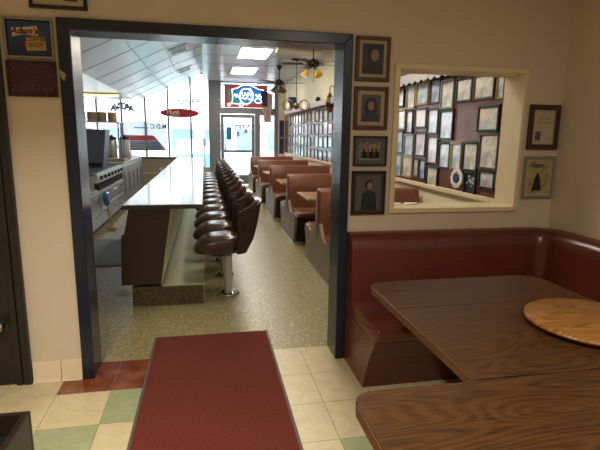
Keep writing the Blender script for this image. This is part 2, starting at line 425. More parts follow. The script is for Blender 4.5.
# shop front
gy = YF + .05
mb = MB()
mb.box(.17, .47, YF - .02, YF + .12, 0, ZC + .2)                       # wide mullion
mb.box(.47, 2.2, YF, YF + .1, 2.12, 2.26)                         # transom bar
mb.box(1.5, 1.62, YF, YF + .1, 0, 2.12)
mb.box(2.12, 2.2, YF - .02, YF + .1, 0, ZC)
struct('wall_far', mb, 'alum')
struct('wall_far', MB().box(2.2, XR, YF, YF + .12, 0, ZC), 'wall_cream')
struct('wall_far', MB().box(XL, .17, YF, YF + .12, 0, .5), 'beige')
def window(name, x0, x1, z0, z1, mull=(), bar=None):
    w = .035; m_ = MB()
    m_.box(x0, x0 + w, YF + .01, YF + .09, z0, z1); m_.box(x1 - w, x1, YF + .01, YF + .09, z0, z1)
    m_.box(x0 + w, x1 - w, YF + .01, YF + .09, z0, z0 + w); m_.box(x0 + w, x1 - w, YF + .01, YF + .09, z1 - w, z1)
    for x in mull: m_.box(x - .026, x + .026, YF + .01, YF + .09, z0 + w, z1 - w)
    f = struct(name, m_, 'alum')
    MB().box(x0 + w, x1 - w, gy - .003, gy + .003, z0 + w, z1 - w).build('window_pane', 'glass', f)
    return f
window('window_1', XL + .01, .17, .5, ZC + .2, [-2.97, -2.31, -1.66, -1.02, -.38])
window('window_2', .47, 2.12, 2.26, ZC - .01)
window('window_3', 1.62, 2.12, .1, 2.12)
mb = MB(); x0, x1 = .48, 1.49
mb.box(x0, x0 + .09, YF + .02, YF + .07, .02, 2.1); mb.box(x1 - .09, x1, YF + .02, YF + .07, .02, 2.1)
mb.box(x0 + .09, x1 - .09, YF + .02, YF + .07, .02, .3); mb.box(x0 + .09, x1 - .09, YF + .02, YF + .07, 2.0, 2.1); mb.box(x0 + .09, x1 - .09, YF + .02, YF + .07, .98, 1.05)
d2 = struct('door_2', mb, 'alum')
MB().box(x0 + .09, x1 - .09, gy - .003, gy + .003, .3, 2.0).build('door_pane', 'glass', d2)
MB().tube([(x0 + .13, YF + .02, .95), (x0 + .13, YF - .03, .95), (x0 + .13, YF - .03, 1.25), (x0 + .13, YF + .02, 1.25)], .012).build('door_handle', 'steel', d2)

# ------------------------------------------------------------------ near room things
# corner bench
bench = thing('corner_bench', 'maroon vinyl corner bench along the wall under the opening', 'bench', (1.6, 2.6, 0))
X0 = .906; e = .004
# back cushion: rounded L
r = .2; path = [(X0, W0 - e), (XR - e - r, W0 - e)] + [(XR - e - r + r * math.sin(a), W0 - e - r + r * math.cos(a)) for a in [PI / 2 * k / 8 for k in range(1, 8)]] + [(XR - e, W0 - e - r), (XR - e, .25)]
prof = [(0, .4), (.15, .4), (.135, .62), (.118, .78), (.108, .83), (.09, .862), (.062, .88), (.03, .886), (.0, .886)]
MB().sweep(path, prof).build('backrest', 'maroon', bench, smooth=True)
sp = [(.0, .361), (.582, .361), (.605, .39), (.626, .425), (.632, .442), (.622, .458), (.59, .468), (.3, .462), (.0, .455)]
MB().prism([(W0 - e - d, z) for d, z in sp], 'x', X0 - .004, XR - e, bev=.012, seg=3).build('seat', 'maroon', bench, smooth=True)
MB().prism([(XR - e - d, z) for d, z in sp], 'y', .25, W0 - .64, bev=.02, seg=4).build('seat', 'maroon', bench, smooth=True)
path = [(X0, W0 - e), (XR - e, W0 - e), (XR - e, .25)]
prof = [(0, .002), (.405, .002), (.425, .06), (.5, .23), (.58, .359), (0, .359)]
MB().sweep(path, prof).build('base', 'maroon', bench)
# piping

# tables
def tabletop(x0, x1, y0, y1, z0, z1, corners, n=8):
    """corners: radius for (x0y0, x1y0, x1y1, x0y1)"""
    pts = []
    for (cx, cy, sx, sy, a0), r in zip(((x0, y0, 1, 1, PI), (x1, y0, -1, 1, 1.5 * PI), (x1, y1, -1, -1, 0), (x0, y1, 1, -1, PI / 2)), corners):
        if r <= 0: pts.append((cx, cy)); continue
        for k in range(n + 1):
            a = a0 + PI / 2 * k / n
            pts.append((cx + sx * r + r * math.cos(a), cy + sy * r + r * math.sin(a)))
    return pts
def pedestal(x, y, root, h):
    MB().lathe([(.26, .002), (.26, .012), (.05, .045), (.04, .06), (.04, h - .02), (.1, h - .005), (.1, h)], (x, y, 0), 20).build('pedestal', 'black', root, smooth=True)
t1 = thing('dining_table', 'large brown oak-grain table with rounded corner, set along the corner bench', 'table', (1.3, 1.75, 0))
a = MB(); a.prism(tabletop(.82, 1.8, 1.872, 2.255, .715, .75, (0, 0, .1, .07)), 'z', .715, .75, bev=.004); a.build('table_leaf', 'table', t1)
a = MB(); a.prism(tabletop(.82, 1.8, 1.24, 1.869, .715, .75, (0, 0, 0, 0)), 'z', .715, .75, bev=.0015); a.build('tabletop', 'table', t1)
a = MB(); a.box(.813, .8195, 1.24, 2.18, .716, .7495, bev=.002); a.box(.9, 1.7, 2.2555, 2.262, .716, .7495, bev=.002); a.build('edge_band', 'tableedge', t1)
pedestal(1.3, 1.55, t1, .715)
t2 = thing('dining_table', 'brown oak-grain table in the near right corner, sticking out furthest left', 'table', (1.2, .8, 0))
a = MB(); a.prism(tabletop(.412, 1.84, .35, 1.232, .712, .75, (.05, .05, .02, .05)), 'z', .712, .75, bev=.004); a.build('tabletop', 'table', t2)
a = MB(); a.box(.4055, .4115, .42, 1.17, .714, .749, bev=.002); a.build('edge_band', 'tableedge', t2)
pedestal(1.1, .8, t2, .712)
# lazy susan
ls = thing('lazy_susan', 'round light wooden turntable board lying on the big table', 'turntable', (1.535, 1.55, .75))
MB().lathe([(.001, 0), (.1, 0), (.1, .008), (.001, .008)], (1.535, 1.55, .7505), 32).build('swivel_base', 'black', ls)
MB().lathe([(.001, 0), (.24, 0), (.251, .006), (.256, .014), (.253, .022), (.246, .026), (.001, .026)], (1.535, 1.55, .759), 64).build('board', 'susan', ls, smooth=True)

# runner
rn = thing('floor_runner', 'maroon carpet runner with grey rubber edges lying across the doorway', 'rug', (0, 2.3, 0))
c = MB(); c.hexa([(-.395, .3, .001), (.408, .3, .001), (.431, 3.43, .001), (-.38, 3.43, .001), (-.395, .3, .011), (.408, .3, .011), (.431, 3.43, .011), (-.38, 3.43, .011)])
c.build('carpet', 'carpet', rn)
c = MB()
for (p, q) in (((-.41, .3), (-.395, 3.445)), ((.409, .3), (.432, 3.445))):
    w = .015; c.hexa([(p[0], p[1], .001), (p[0] + w, p[1], .001), (q[0] + w, q[1], .001), (q[0], q[1], .001), (p[0], p[1], .008), (p[0] + w, p[1], .008), (q[0] + w, q[1], .008), (q[0], q[1], .008)])
c.box(-.395, .445, 3.431, 3.446, .001, .008)
c.build('border', 'rubber', rn)

# dark box bottom left
bx = thing('wooden_bin', 'dark wooden open bin at the bottom left corner of the view', 'bin', (-.95, 1.95, 0))
c = MB(); x0, x1, y0, y1, z = -1.25, -.775, 1.6, 2.075, .3
c.box(x0, x1, y1 - .022, y1, .002, z, bev=.004); c.box(x1 - .03, x1, y0, y1 - .022, .002, z, bev=.004); c.box(x0, x0 + .022, y0, y1 - .022, .002, z, bev=.004); c.box(x0 + .022, x1 - .03, y0, y0 + .022, .002, z, bev=.004)
c.build('frame', 'darkwood', bx)
MB().box(x0 + .023, x1 - .031, y0 + .023, y1 - .023, .02, .2).build('tray', 'black', bx)

# ------------------------------------------------------------------ pictures
def picture(name, label, cat, loc, w, h, fw, fm, inner, matw=0., mm='matboard', rz=0, group=None, t=.02):
    """local: x right, z up, front towards -y, back of the frame at y=0, loc = centre"""
    o = thing(name, label, cat, loc, rz, group, local=True)
    c = MB(); O = [(-w / 2, -h / 2), (w / 2, -h / 2), (w / 2, h / 2), (-w / 2, h / 2)]; a = w / 2 - fw; b = h / 2 - fw
    I = [(-a, -b), (a, -b), (a, b), (-a, b)]
    for k in range(4): c.prism([O[k], O[(k + 1) % 4], I[(k + 1) % 4], I[k]], 'y', -t, 0, bev=min(.003, fw * .2), seg=1)
    c.build('frame', fm, o, world=False)
    if matw:
        I2 = [(-a + matw, -b + matw), (a - matw, -b + matw), (a - matw, b - matw), (-a + matw, b - matw)]
        c = MB()
        for k in range(4): c.prism([I[k], I[(k + 1) % 4], I2[(k + 1) % 4], I2[k]], 'y', -.012, -.002)
        c.build('mat_board', mm, o, world=False)
        a -= matw; b -= matw
    inner(o, a, b)
    return o
def flat(o, name, m, y=-.006, poly=None, a=0, b=0):
    c = MB(); c.prism(poly or [(-a, -b), (a, -b), (a, b), (-a, b)], 'y', y - .0012, y); return c.build(name, m, o, world=False)
def ell(cx, cz, rx, rz, n=20): return [(cx + rx * math.cos(2 * PI * k / n), cz + rz * math.sin(2 * PI * k / n)) for k in range(n)]
def portrait(bg, hair, dress, cx=0, hz=.25, s=1., long=False):
    def f(o, a, b):
        flat(o, 'print', bg, a=a, b=b)
        hx = cx * a; z = hz * b; r = .26 * b * s
        sh = [(max(-a, hx - 2.0 * r), -b), (min(a, hx + 2.0 * r), -b), (min(a, hx + 1.7 * r), z - 1.9 * r), (hx + .5 * r, z - 1.25 * r), (hx - .5 * r, z - 1.25 * r), (max(-a, hx - 1.7 * r), z - 1.9 * r)]
        if long: flat(o, 'long_hair', hair, -.0075, ell(hx, z - .45 * r, 1.35 * r, min(1.95 * r, (b - z) + .4 * r)))
        flat(o, 'clothes', dress, -.009, sh)
        if not long: flat(o, 'hair', hair, -.0105, ell(hx - .05 * r, z + .2 * r, 1.02 * r, 1.12 * r))
        flat(o, 'face', 'skin', -.012, ell(hx + (.12 * r if not long else 0), z - .1 * r, .68 * r, .9 * r))
    return f
def plate(m): return lambda o, a, b: flat(o, 'print', m, a=a, b=b)
y0 = W0 - .001
picture('framed_photo', 'brown-framed portrait of a dark-haired person, topmost of the column beside the doorway', 'picture', (1.031, y0, 1.972), .222, .264, .022, 'frame_brown', portrait('dress', 'hair', 'hair', .1, .28, 1.7), .02)
picture('framed_photo', 'brown-framed portrait of a smiling woman with long dark hair, second from top beside doorway', 'picture', (1.031, y0, 1.676), .224, .262, .024, 'frame_brown', portrait('matgreyboard', 'hair', 'dress', 0, .22, 1.5, True), .024)
def group(o, a, b):
    flat(o, 'print', 'printgrey', a=a, b=b)
    random.seed(3)
    for k in range(9):
        x = -a * .85 + a * 1.7 * (k + .5) / 9; z = (-.1 + .35 * (k % 2)) * b
        flat(o, 'figure', 'hair' if k % 3 else 'matgreyboard', -.0075, [(x - .011, -b * .8), (x + .011, -b * .8), (x + .009, z), (x - .009, z)])
        flat(o, 'head', 'skin', -.009, ell(x, z + .01, .007, .01, 10))
picture('framed_photo', 'grey wide-matted frame with a small group photo, third from top beside doorway', 'picture', (1.038, y0, 1.41), .224, .19, .012, 'frame_black', group, .026, 'matgreyboard')
picture('framed_photo', 'black and gold framed dark standing portrait, lowest beside the doorway', 'picture', (1.037, y0, 1.142), .23, .284, .014, 'frame_black', portrait('matgreyboard', 'hair', 'hair', .05, .42, .9), .014, 'frame_walnut')
def cert(o, a, b):
    flat(o, 'print', 'certificate', a=a, b=b)
    flat(o, 'small_photo', 'matgreyboard', -.0075, [(-a * .75, -b * .8), (-a * .2, -b * .8), (-a * .2, -b * .25), (-a * .75, -b * .25)])
    for k in range(4): flat(o, 'text_line', 'printgrey', -.0075, [(-a * .6, b * (.2 + .14 * k)), (a * .7, b * (.2 + .14 * k)), (a * .7, b * (.23 + .14 * k)), (-a * .6, b * (.23 + .14 * k))])
picture('framed_certificate', 'wide brown frame with a pale certificate, upper of two right of the opening', 'picture', (2.277, y0, 1.58), .235, .3, .034, 'frame_walnut', cert, .006)
def tower(o, a, b):
    flat(o, 'print', 'printolive', a=a, b=b)
    flat(o, 'dark_shape', 'hair', -.0075, [(-a * .5, -b * .8), (a * .4, -b * .8), (a * .2, -b * .1), (a * .05, b * .25), (-a * .12, b * .25), (-a * .3, -b * .1)])
    flat(o, 'dark_cloud', 'matgreyboard', -.0075, ell(-a * .1, b * .7, a * .55, b * .12))
picture('framed_picture', 'silver frame with an olive picture of a dark tower, lower right of the opening', 'picture', (2.276, y0, 1.238), .235, .292, .02, 'silverframe', tower, .012, 'certificate')
# posters left of the doorway
def coffee(o, a, b):
    flat(o, 'print', 'posterblue', a=a, b=b)
    flat(o, 'light_border', 'postercream', -.0055, [(-a, -b), (a, -b), (a, -b + .004), (-a, -b + .004)])
    flat(o, 'red_patch', 'posterred', -.0085, ell(a * .05, -b * .38, a * .34, b * .42, 24))
    flat(o, 'banner', 'postercream', -.01, [(-a * .78, b * .05), (-a * .3, b * .2), (a * .46, b * .16), (a * .42, b * .74), (-a * .3, b * .62), (-a * .8, b * .58)])
    flat(o, 'label_card', 'postertan', -.012, [(-a * .14, -b * .76), (a * .8, -b * .7), (a * .76, b * .12), (-a * .16, b * .06)])
    text_mb('Adam\'s', .045, (-a * .2, -.0115, b * .4), (1, 0, .02), (0, 0, 1), .001, bold=.002, shear=.25).build('red_script', 'posterred', o, world=False)
    text_mb('COFFEE\nSHOP', .03, (a * .31, -.0135, -b * .24), (1, 0, .04), (0, 0, 1), .001, bold=.0006).build('dark_lettering', 'frame_walnut', o, world=False)
picture('framed_poster', 'blue framed coffee shop poster with a red name banner, left of the doorway', 'poster', (-.912, y0, 1.995), .244, .208, .012, 'silverframe', coffee, .006, 'frame_black')
def plumart(o, a, b):
    flat(o, 'print', 'plum', a=a, b=b)
    random.seed(5)
    for k in range(16):
        x, z = random.uniform(-.8, .9) * a, random.uniform(-.8, .8) * b
        flat(o, 'pale_fleck', 'matboard', -.0075, ell(x, z, .0025, .002, 6))
picture('canvas_picture', 'dark plum starry canvas picture under the blue coffee poster', 'picture', (-.912, y0, 1.785), .25, .19, .008, 'plum', plumart)
picture('framed_notice', 'black-framed cream notice cut by the top edge of the view', 'picture', (-.752, y0, 2.25), .29, .2, .018, 'frame_black', lambda o, a, b: (flat(o, 'print', 'certificate', a=a, b=b), flat(o, 'red_mark', 'posterred', -.0075, [(a * .2, -b * .7), (a * .75, -b * .7), (a * .75, -b * .5), (a * .2, -b * .5)])))
c = MB(); c.prism([(-.772, 1.84), (-.739, 1.815), (-.748, 1.775), (-.765, 1.8)], 'y', W0 - .0245, W0 - .0215)
single('paper_tape', c, 'matboard', 'torn piece of tan tape stuck on the dark door casing', 'tape')

# ------------------------------------------------------------------ counter
ct = thing('lunch_counter', 'long white-topped lunch counter with dark brown end panel', 'counter', (-.35, 8.5, 0))
Y0, Y1 = 4.13, 12.9
MB().box(-.69, -.034, Y0, Y1, .872, .91, bev=.006).build('countertop', 'white_top', ct)
c = MB(); t = .006
c.box(-.696, -.028, Y0 - t, Y0 - .0005, .87, .903); c.box(-.0335, -.028, Y0, Y1, .87, .903); c.box(-.696, -.6905, Y0, Y1, .87, .903)
c.build('edge_band', 'counter_edge', ct)
end = [(-.735, .2), (-.405, .2), (-.3, .871), (-.645, .871), (-.69, .65), (-.715, .64)]
MB().prism(end, 'y', Y0 + .02, Y0 + .05).build('end_panel', 'brown_panel', ct)
c = MB(); c.prism([(-.7, .201), (-.41, .201), (-.306, .87), (-.65, .87)], 'y', Y0 + .051, Y1); c.build('body', 'beige', ct)
c = MB(); c.prism([(-.404, .201), (-.394, .201), (-.288, .87), (-.298, .87)], 'y', Y0 + .02, Y1); c.build('front_panel', 'steel_dull', ct)
MB().box(-.65, -.04, Y0 + .03, Y1, .002, .172).build('foot_step', 'cove', ct)
c = MB(); c.box(-.395, -.034, Y0 + .024, Y1, .1725, .182); c.box(-.039, -.034, Y0 + .024, Y1, .01, .172); c.build('step_plate', 'steel_dull', ct)

# stools
st = thing('counter_stool', 'nearest counter stool, dark brown bucket seat on a chrome post', 'stool', (.19, 4.4, 0), 0, 'stools along the counter', local=True)
MB().lathe([(.108, .001), (.108, .008), (.1, .018), (.06, .026), (.04, .03), (.04, .032)], (0, 0, 0), 24).build('base_plate', 'chrome', st, smooth=True)
MB().lathe([(.039, .032), (.039, .38)], (0, 0, 0), 20).build('post', 'steel', st, smooth=True)
MB().lathe([(.06, .38), (.13, .41), (.13, .4275)], (-.08, 0, 0), 20).build('seat_plate', 'black', st)
# seat cushion: superellipse rings, nose drooping to the counter
rs = []
for (k, kf, zf, zb) in ((.84, .84, .432, .428), (.97, .97, .438, .434), (1.0, 1.0, .455, .452), (1.0, .985, .466, .51), (.985, .93, .48, .548), (.95, .83, .502, .57), (.87, .67, .53, .582), (.7, .48, .556, .59), (.4, .26, .572, .593), (.08, .05, .572, .59)):
    ring = []
    for q in range(32):
        a = 2 * PI * q / 32; ca, sa = math.cos(a), math.sin(a)
        ex = math.copysign(abs(ca) ** .55, ca); ey = math.copysign(abs(sa) ** .55, sa)
        x = -.1 + .212 * (k if ex > 0 else kf) * ex; y = .2 * k * ey; u = (x + .312) / .3
        ring.append((x, y, zf + (zb - zf) * max(0, min(1, u)) ** .8))
    rs.append(ring)
MB().rings(rs).build('seat', 'stoolvinyl', st, smooth=True)
def shell(r0, r1, zlo, dz, amax):
    """curved bucket back between radius offsets r0 < r1"""
    N = 24; rs = []
    for k in range(N + 1):
        a = math.radians(-amax + 2 * amax * k / N); c_, s_ = math.cos(a), math.sin(a)
        ex = max(0, c_) ** .7; ey = math.copysign(abs(s_) ** .7, s_)
        ztop = .825 + dz + .09 * max(0, c_) ** 1.2
        ring = []
        for (rr, zs) in ((r0, [0, .25, .5, .75, 1]), (r1, [1, .75, .5, .25, 0])):
            for u in zs:
                z = zlo + (ztop - zlo) * u
                ring.append((.07 + (.1 + rr) * ex + u ** .6 * (.03 + .085 * ex) - .02 * (1 - u) ** 3 * ex, (.196 + rr * .7 + .012 * u) * ey, z))
        rs.append(ring)
    return MB().rings(rs)
shell(.012, .032, .436, 0, 90).build('back_shell', 'stoolshell', st, smooth=True)
shell(-.03, .0115, .5, .012, 86).build('back_pad', 'stoolvinyl', st, smooth=True)
for k in range(1, 13):
    dup(st, (.17 if k % 2 else .165, 4.4 + .61 * k, 0), None, '%s counter stool from the near end, dark vinyl bucket seat' % ORD[k])

# ------------------------------------------------------------------ booths
bt = thing('double_booth', 'nearest brown vinyl booth bench on the aisle, cut off by the door casing', 'booth', (1.22, 5.0, 0), 0, 'booth benches along the right wall', local=True)
x0, x1 = 0.02, XR - 1.22 - .045
c = MB()
out = [(-.60, .012), (.60, .012)]
panel = [(-.53, .012), (.53, .012), (.66, .4), (.63, .44), (.5, .435), (.36, .39), (.2, .44), (.1, .56), (-.1, .56), (-.2, .44), (-.36, .39), (-.5, .435), (-.63, .44), (-.66, .4)]
c.prism(panel, 'x', -.02, x0, bev=.008); c.build('side_panel', 'boothpanel', bt)
MB().box(-.024, x1, -.535, .535, .001, .0115).build('base_strip', 'steel', bt)
c = MB()
for s in (-1, 1):
    p = [(s * .08, .012), (s * .515, .012), (s * .645, .36), (s * .08, .36)]
    c.prism(p, 'x', x0 + .001, x1)
c.build('base', 'stoolshell', bt)
for s in (-1, 1):
    p = [(s * .085, .362), (s * .62, .362), (s * .668, .385), (s * .672, .42), (s * .645, .45), (s * .59, .462), (s * .3, .452), (s * .085, .44)]
    MB().prism(p, 'x', x0 - .012, x1, bev=.012, seg=3).build('seat', 'boothvinyl', bt, smooth=True)
bk = [(-.08, .36), (.08, .36), (.084, .7), (.076, .905), (.05, .932), (.0, .942), (-.05, .932), (-.076, .905), (-.084, .7)]
c = MB(); c.prism(bk, 'x', x0 - .04, x1, bev=.03, seg=4); c.build('backrest', 'boothvinyl', bt, smooth=True)
bl = ['', 'second brown booth bench from the near wall', 'third brown booth bench from the near wall', 'fourth brown booth bench, second from the front window', 'farthest brown booth bench, next to the front window']
for k in range(1, 5): dup(bt, (1.22, 5.0 + 1.97 * k, 0), None, bl[k])
tb = thing('booth_table', 'nearest narrow booth table, between the first and second benches', 'table', (1.8, 5.985, 0), 0, 'tables between the booth benches', local=True)
MB().box(-.57, .565, -.37, .37, .705, .74, bev=.006).build('tabletop', 'boothtable', tb)
MB().lathe([(.2, .001), (.2, .012), (.04, .04), (.035, .06), (.035, .69), (.08, .7), (.08, .705)], (0, 0, 0), 16).build('pedestal', 'black', tb, smooth=True)
for k in range(1, 4): dup(tb, (1.8, 5.985 + 1.97 * k, 0), None, ['', 'second booth table from the near wall', 'third booth table from the near wall', 'farthest booth table, nearest to the front window'][k])

# ------------------------------------------------------------------ pictures on the right wall of the diner
C0 = Vector((0, 0, 1.5))
yaw, pit, rol = math.radians(11.40), math.radians(10.70), math.radians(.82)
f_ = Vector((math.sin(yaw) * math.cos(pit), math.cos(yaw) * math.cos(pit), -math.sin(pit)))
r_ = Vector((math.cos(yaw), -math.sin(yaw), 0)); u_ = r_.cross(f_)
r2 = r_ * math.cos(rol) + u_ * math.sin(rol); u2 = -r_ * math.sin(rol) + u_ * math.cos(rol)
# (distance of far and near edge, height of bottom and top, frame finish) measured along the wall
G1 = """
0 5.758 5.543 1.861 2.072 k 0
0 5.477 5.230 1.826 2.099 g 1
0 5.211 4.901 1.854 2.108 g 0
0 4.861 4.628 1.848 2.111 w 2
0 4.620 4.354 1.783 2.072 s 1
0 4.316 4.028 1.829 2.058 k 1
0 4.013 3.686 1.830 2.051 b 1
0 3.654 3.550 1.820 2.031 g 0
1 5.723 5.474 1.592 1.832 g 4
1 5.457 5.254 1.541 1.815 k 3
1 5.216 4.908 1.600 1.826 b 4
1 4.887 4.633 1.531 1.808 w 0
1 4.608 4.325 1.478 1.777 k 0
1 3.907 3.587 1.555 1.780 k 4
2 5.724 5.507 1.297 1.583 k 2
2 5.481 5.205 1.280 1.540 s 0
2 5.175 4.891 1.286 1.565 w 3
2 4.860 4.606 1.220 1.520 b 3
2 4.583 4.344 1.189 1.458 k 0
2 4.334 4.126 1.194 1.461 g 0
2 4.109 3.850 1.198 1.471 k 1
2 3.842 3.553 1.233 1.548 b 1
3 5.722 5.518 1.020 1.286 s 2
3 5.502 5.202 1.029 1.278 g 1
3 5.182 5.035 1.057 1.262 b 4
3 5.026 4.858 1.038 1.262 k 2
3 4.830 4.566 0.968 1.207 k 1
3 3.815 3.568 1.066 1.231 k 3
3 3.558 3.510 1.098 1.223 s 1"""
xw = XR - .015
rowname = ['top row', 'second row', 'third row', 'bottom row']
fin = {'k': ('frame_black', 'thin black'), 'b': ('frame_brown', 'brown'), 's': ('frame_silver', 'pewter grey'), 'g': ('frame_gold', 'pale gold'), 'w': ('frame_walnut', 'dark walnut')}
PICS = [l.split() for l in G1.strip().splitlines()]
cnt = {}
for n, (row, ya, yb, za, zb, ff, pr) in enumerate(PICS):
    row = int(row); ya, yb, za, zb = map(float, (ya, yb, za, zb)); k = cnt.get(row, 0); cnt[row] = k + 1
    w, h = ya - yb, zb - za
    picture('wall_picture', '%s framed picture, %s from left in the %s inside the opening' % (fin[ff][1], ORD[k], rowname[row]), 'picture',
            (xw, (ya + yb) / 2, (za + zb) / 2), w, h, min(.022, w * .11), fin[ff][0], plate('print' + pr), .0, rz=-PI / 2, group='framed pictures seen through the opening', t=.022)
random.seed(11)
proto = {}
for row in range(4):
    for k in range(20):
        y = 13.6 - .38 * k - random.uniform(0, .05); z = 1.92 - .27 * row + random.uniform(-.015, .015)
        key = (k + row * 2) % 5
        lab = 'far panelling picture, %s from the front window in the %s, past the doorway' % (ORD[k], rowname[row])
        if key not in proto:
            proto[key] = picture('wall_picture', lab, 'picture', (xw, y, z), [.24, .28, .22, .26, .3][key], [.24, .22, .2, .25, .22][key], .02, ['frame_black', 'frame_brown', 'frame_silver', 'frame_gold', 'frame_walnut'][key], plate('print%d' % key), rz=-PI / 2, group='framed pictures seen through the doorway', t=.012)
        else: dup(proto[key], (xw, y, z), -PI / 2, lab)
# oval plaque and dark collage
pl = thing('round_plaque', 'round white scalloped plaque with a purple centre on the panelling', 'plaque', (xw, 4.178, 1.119), -PI / 2, local=True)
c = MB()
for k in range(12):
    a = 2 * PI * k / 12; c.lathe([(.026, -.02), (.02, -.026), (.002, -.028)], (.085 * math.cos(a), 0, .075 * math.sin(a)), 10, 'y')
c.prism(ell(0, 0, .088, .078), 'y', -.018, 0); c.build('rim', 'whiteplastic', pl, world=False)
MB().prism(ell(0, 0, .05, .046), 'y', -.031, -.0185).build('centre', 'navy', pl, world=False)
cb = picture('photo_collage', 'dark tilted collage board hanging below the framed pictures', 'picture', (xw, 3.949, 1.085), .2, .21, .012, 'frame_black', lambda o, a, b: (flat(o, 'print', 'hair', a=a, b=b), [flat(o, 'snapshot', 'print%d' % (k % 4), -.0075, ell(random.uniform(-.75, .75) * a, random.uniform(-.75, .75) * b, .014, .011, 8)) for k in range(12)]), rz=-PI / 2)
# scalloped valance
c = MB(); ya, n = 4.15, 64; L_ = (13.9 - ya) / n; pts = [(ya, 2.19), (ya, 2.12)]
for k in range(n):
    for q in range(1, 6): pts.append((ya + L_ * (k + q / 5), 2.12 - .035 * math.sin(PI * q / 5)))
pts += [(13.9, 2.19)]
c.prism(pts, 'x', XR - .12, XR - .11)
c.box(XR - .12, XR - .001, 4.15, 13.9, 2.19, 2.205)
single('scalloped_valance', c, 'valance', 'long grey scalloped valance above the pictures on the right wall', 'valance')

# ------------------------------------------------------------------ ceiling fixtures
def troffer(x, y, lab, lit=True):
    o = thing('ceiling_light', lab, 'light', (x, y, ZC), 0, 'fluorescent panels in the diner ceiling', local=True)
    c = MB()
    for a in ((-.31, .31, -.61, -.585), (-.31, .31, .585, .61), (-.31, -.285, -.585, .585), (.285, .31, -.585, .585)): c.box(*a, -.012, -.001)
    c.build('frame', 'whiteplastic', o, world=False)
    MB().box(-.285, .285, -.585, .585, -.008, -.002).build('diffuser', 'diffuser', o, world=False); return o
tr = troffer(.98, 9.55, 'nearer lit fluorescent ceiling panel, above the aisle')
dup(tr, (.98, 12.1, ZC), None, 'farther lit fluorescent ceiling panel, near the front window')
dup(tr, (.98, 6.9, ZC), None, 'lit fluorescent ceiling panel hidden above the door head')
dup(tr, (.98, 4.5, ZC), None, 'added fill panel, unseen in the ceiling just behind the door wall')  # unseen panel added to brighten the near floor and the wall pictures
# vents on the slope
import math as _m
def vent(y, lab):
    o = thing('ceiling_vent', lab, 'vent', (-.45, y, 3.08), 0, 'vents in the sloping ceiling', local=True)
    sl = lambda x: x * .4
    def sb(x0, x1, y0, y1, dz, t): return [(x0, y0, sl(x0) - dz - t), (x1, y0, sl(x1) - dz - t), (x1, y1, sl(x1) - dz - t), (x0, y1, sl(x0) - dz - t), (x0, y0, sl(x0) - dz), (x1, y0, sl(x1) - dz), (x1, y1, sl(x1) - dz), (x0, y1, sl(x0) - dz)]
    c = MB()
    for a in ((-.17, .17, -.32, -.28), (-.17, .17, .28, .32), (-.17, -.14, -.28, .28), (.14, .17, -.28, .28)): c.hexa(sb(*a, 0.001, .014))
    c.build('frame', 'whiteplastic', o, world=False)
    c = MB(); c.hexa(sb(-.14, .14, -.28, .28, .001, .004)); c.build('backing', 'frame_walnut', o, world=False)
    c = MB()
    for k in range(6): c.hexa(sb(-.14 + .046 * k + .012, -.14 + .046 * k + .022, -.28, .28, .0055, .006))
    c.build('louvres', 'seam', o, world=False); return o
v = vent(9.7, 'nearer dark ceiling vent with white frame above the counter')
dup(v, (-.45, 12.55, 3.08), None, 'farther dark ceiling vent above the counter')
c = MB(); c.box(1.27, 2.06, 8.4, 8.75, 2.93, ZC - .001, bev=.008); c2 = None
bxx = thing('ceiling_box', 'long cream box hung under the ceiling above the fan', 'duct', (1.66, 8.5, 2.93)); c.build('casing', 'wall_cream', bxx)
MB().box(1.29, 2.04, 8.392, 8.4, 2.95, 3.03).build('face_plate', 'beige', bxx)
single('white_card', MB().box(2.065, 2.27, 8.5, 8.52, 2.83, ZC - .001, bev=.003), 'whiteplastic', 'white card hanging from the ceiling beside the door head', 'card')

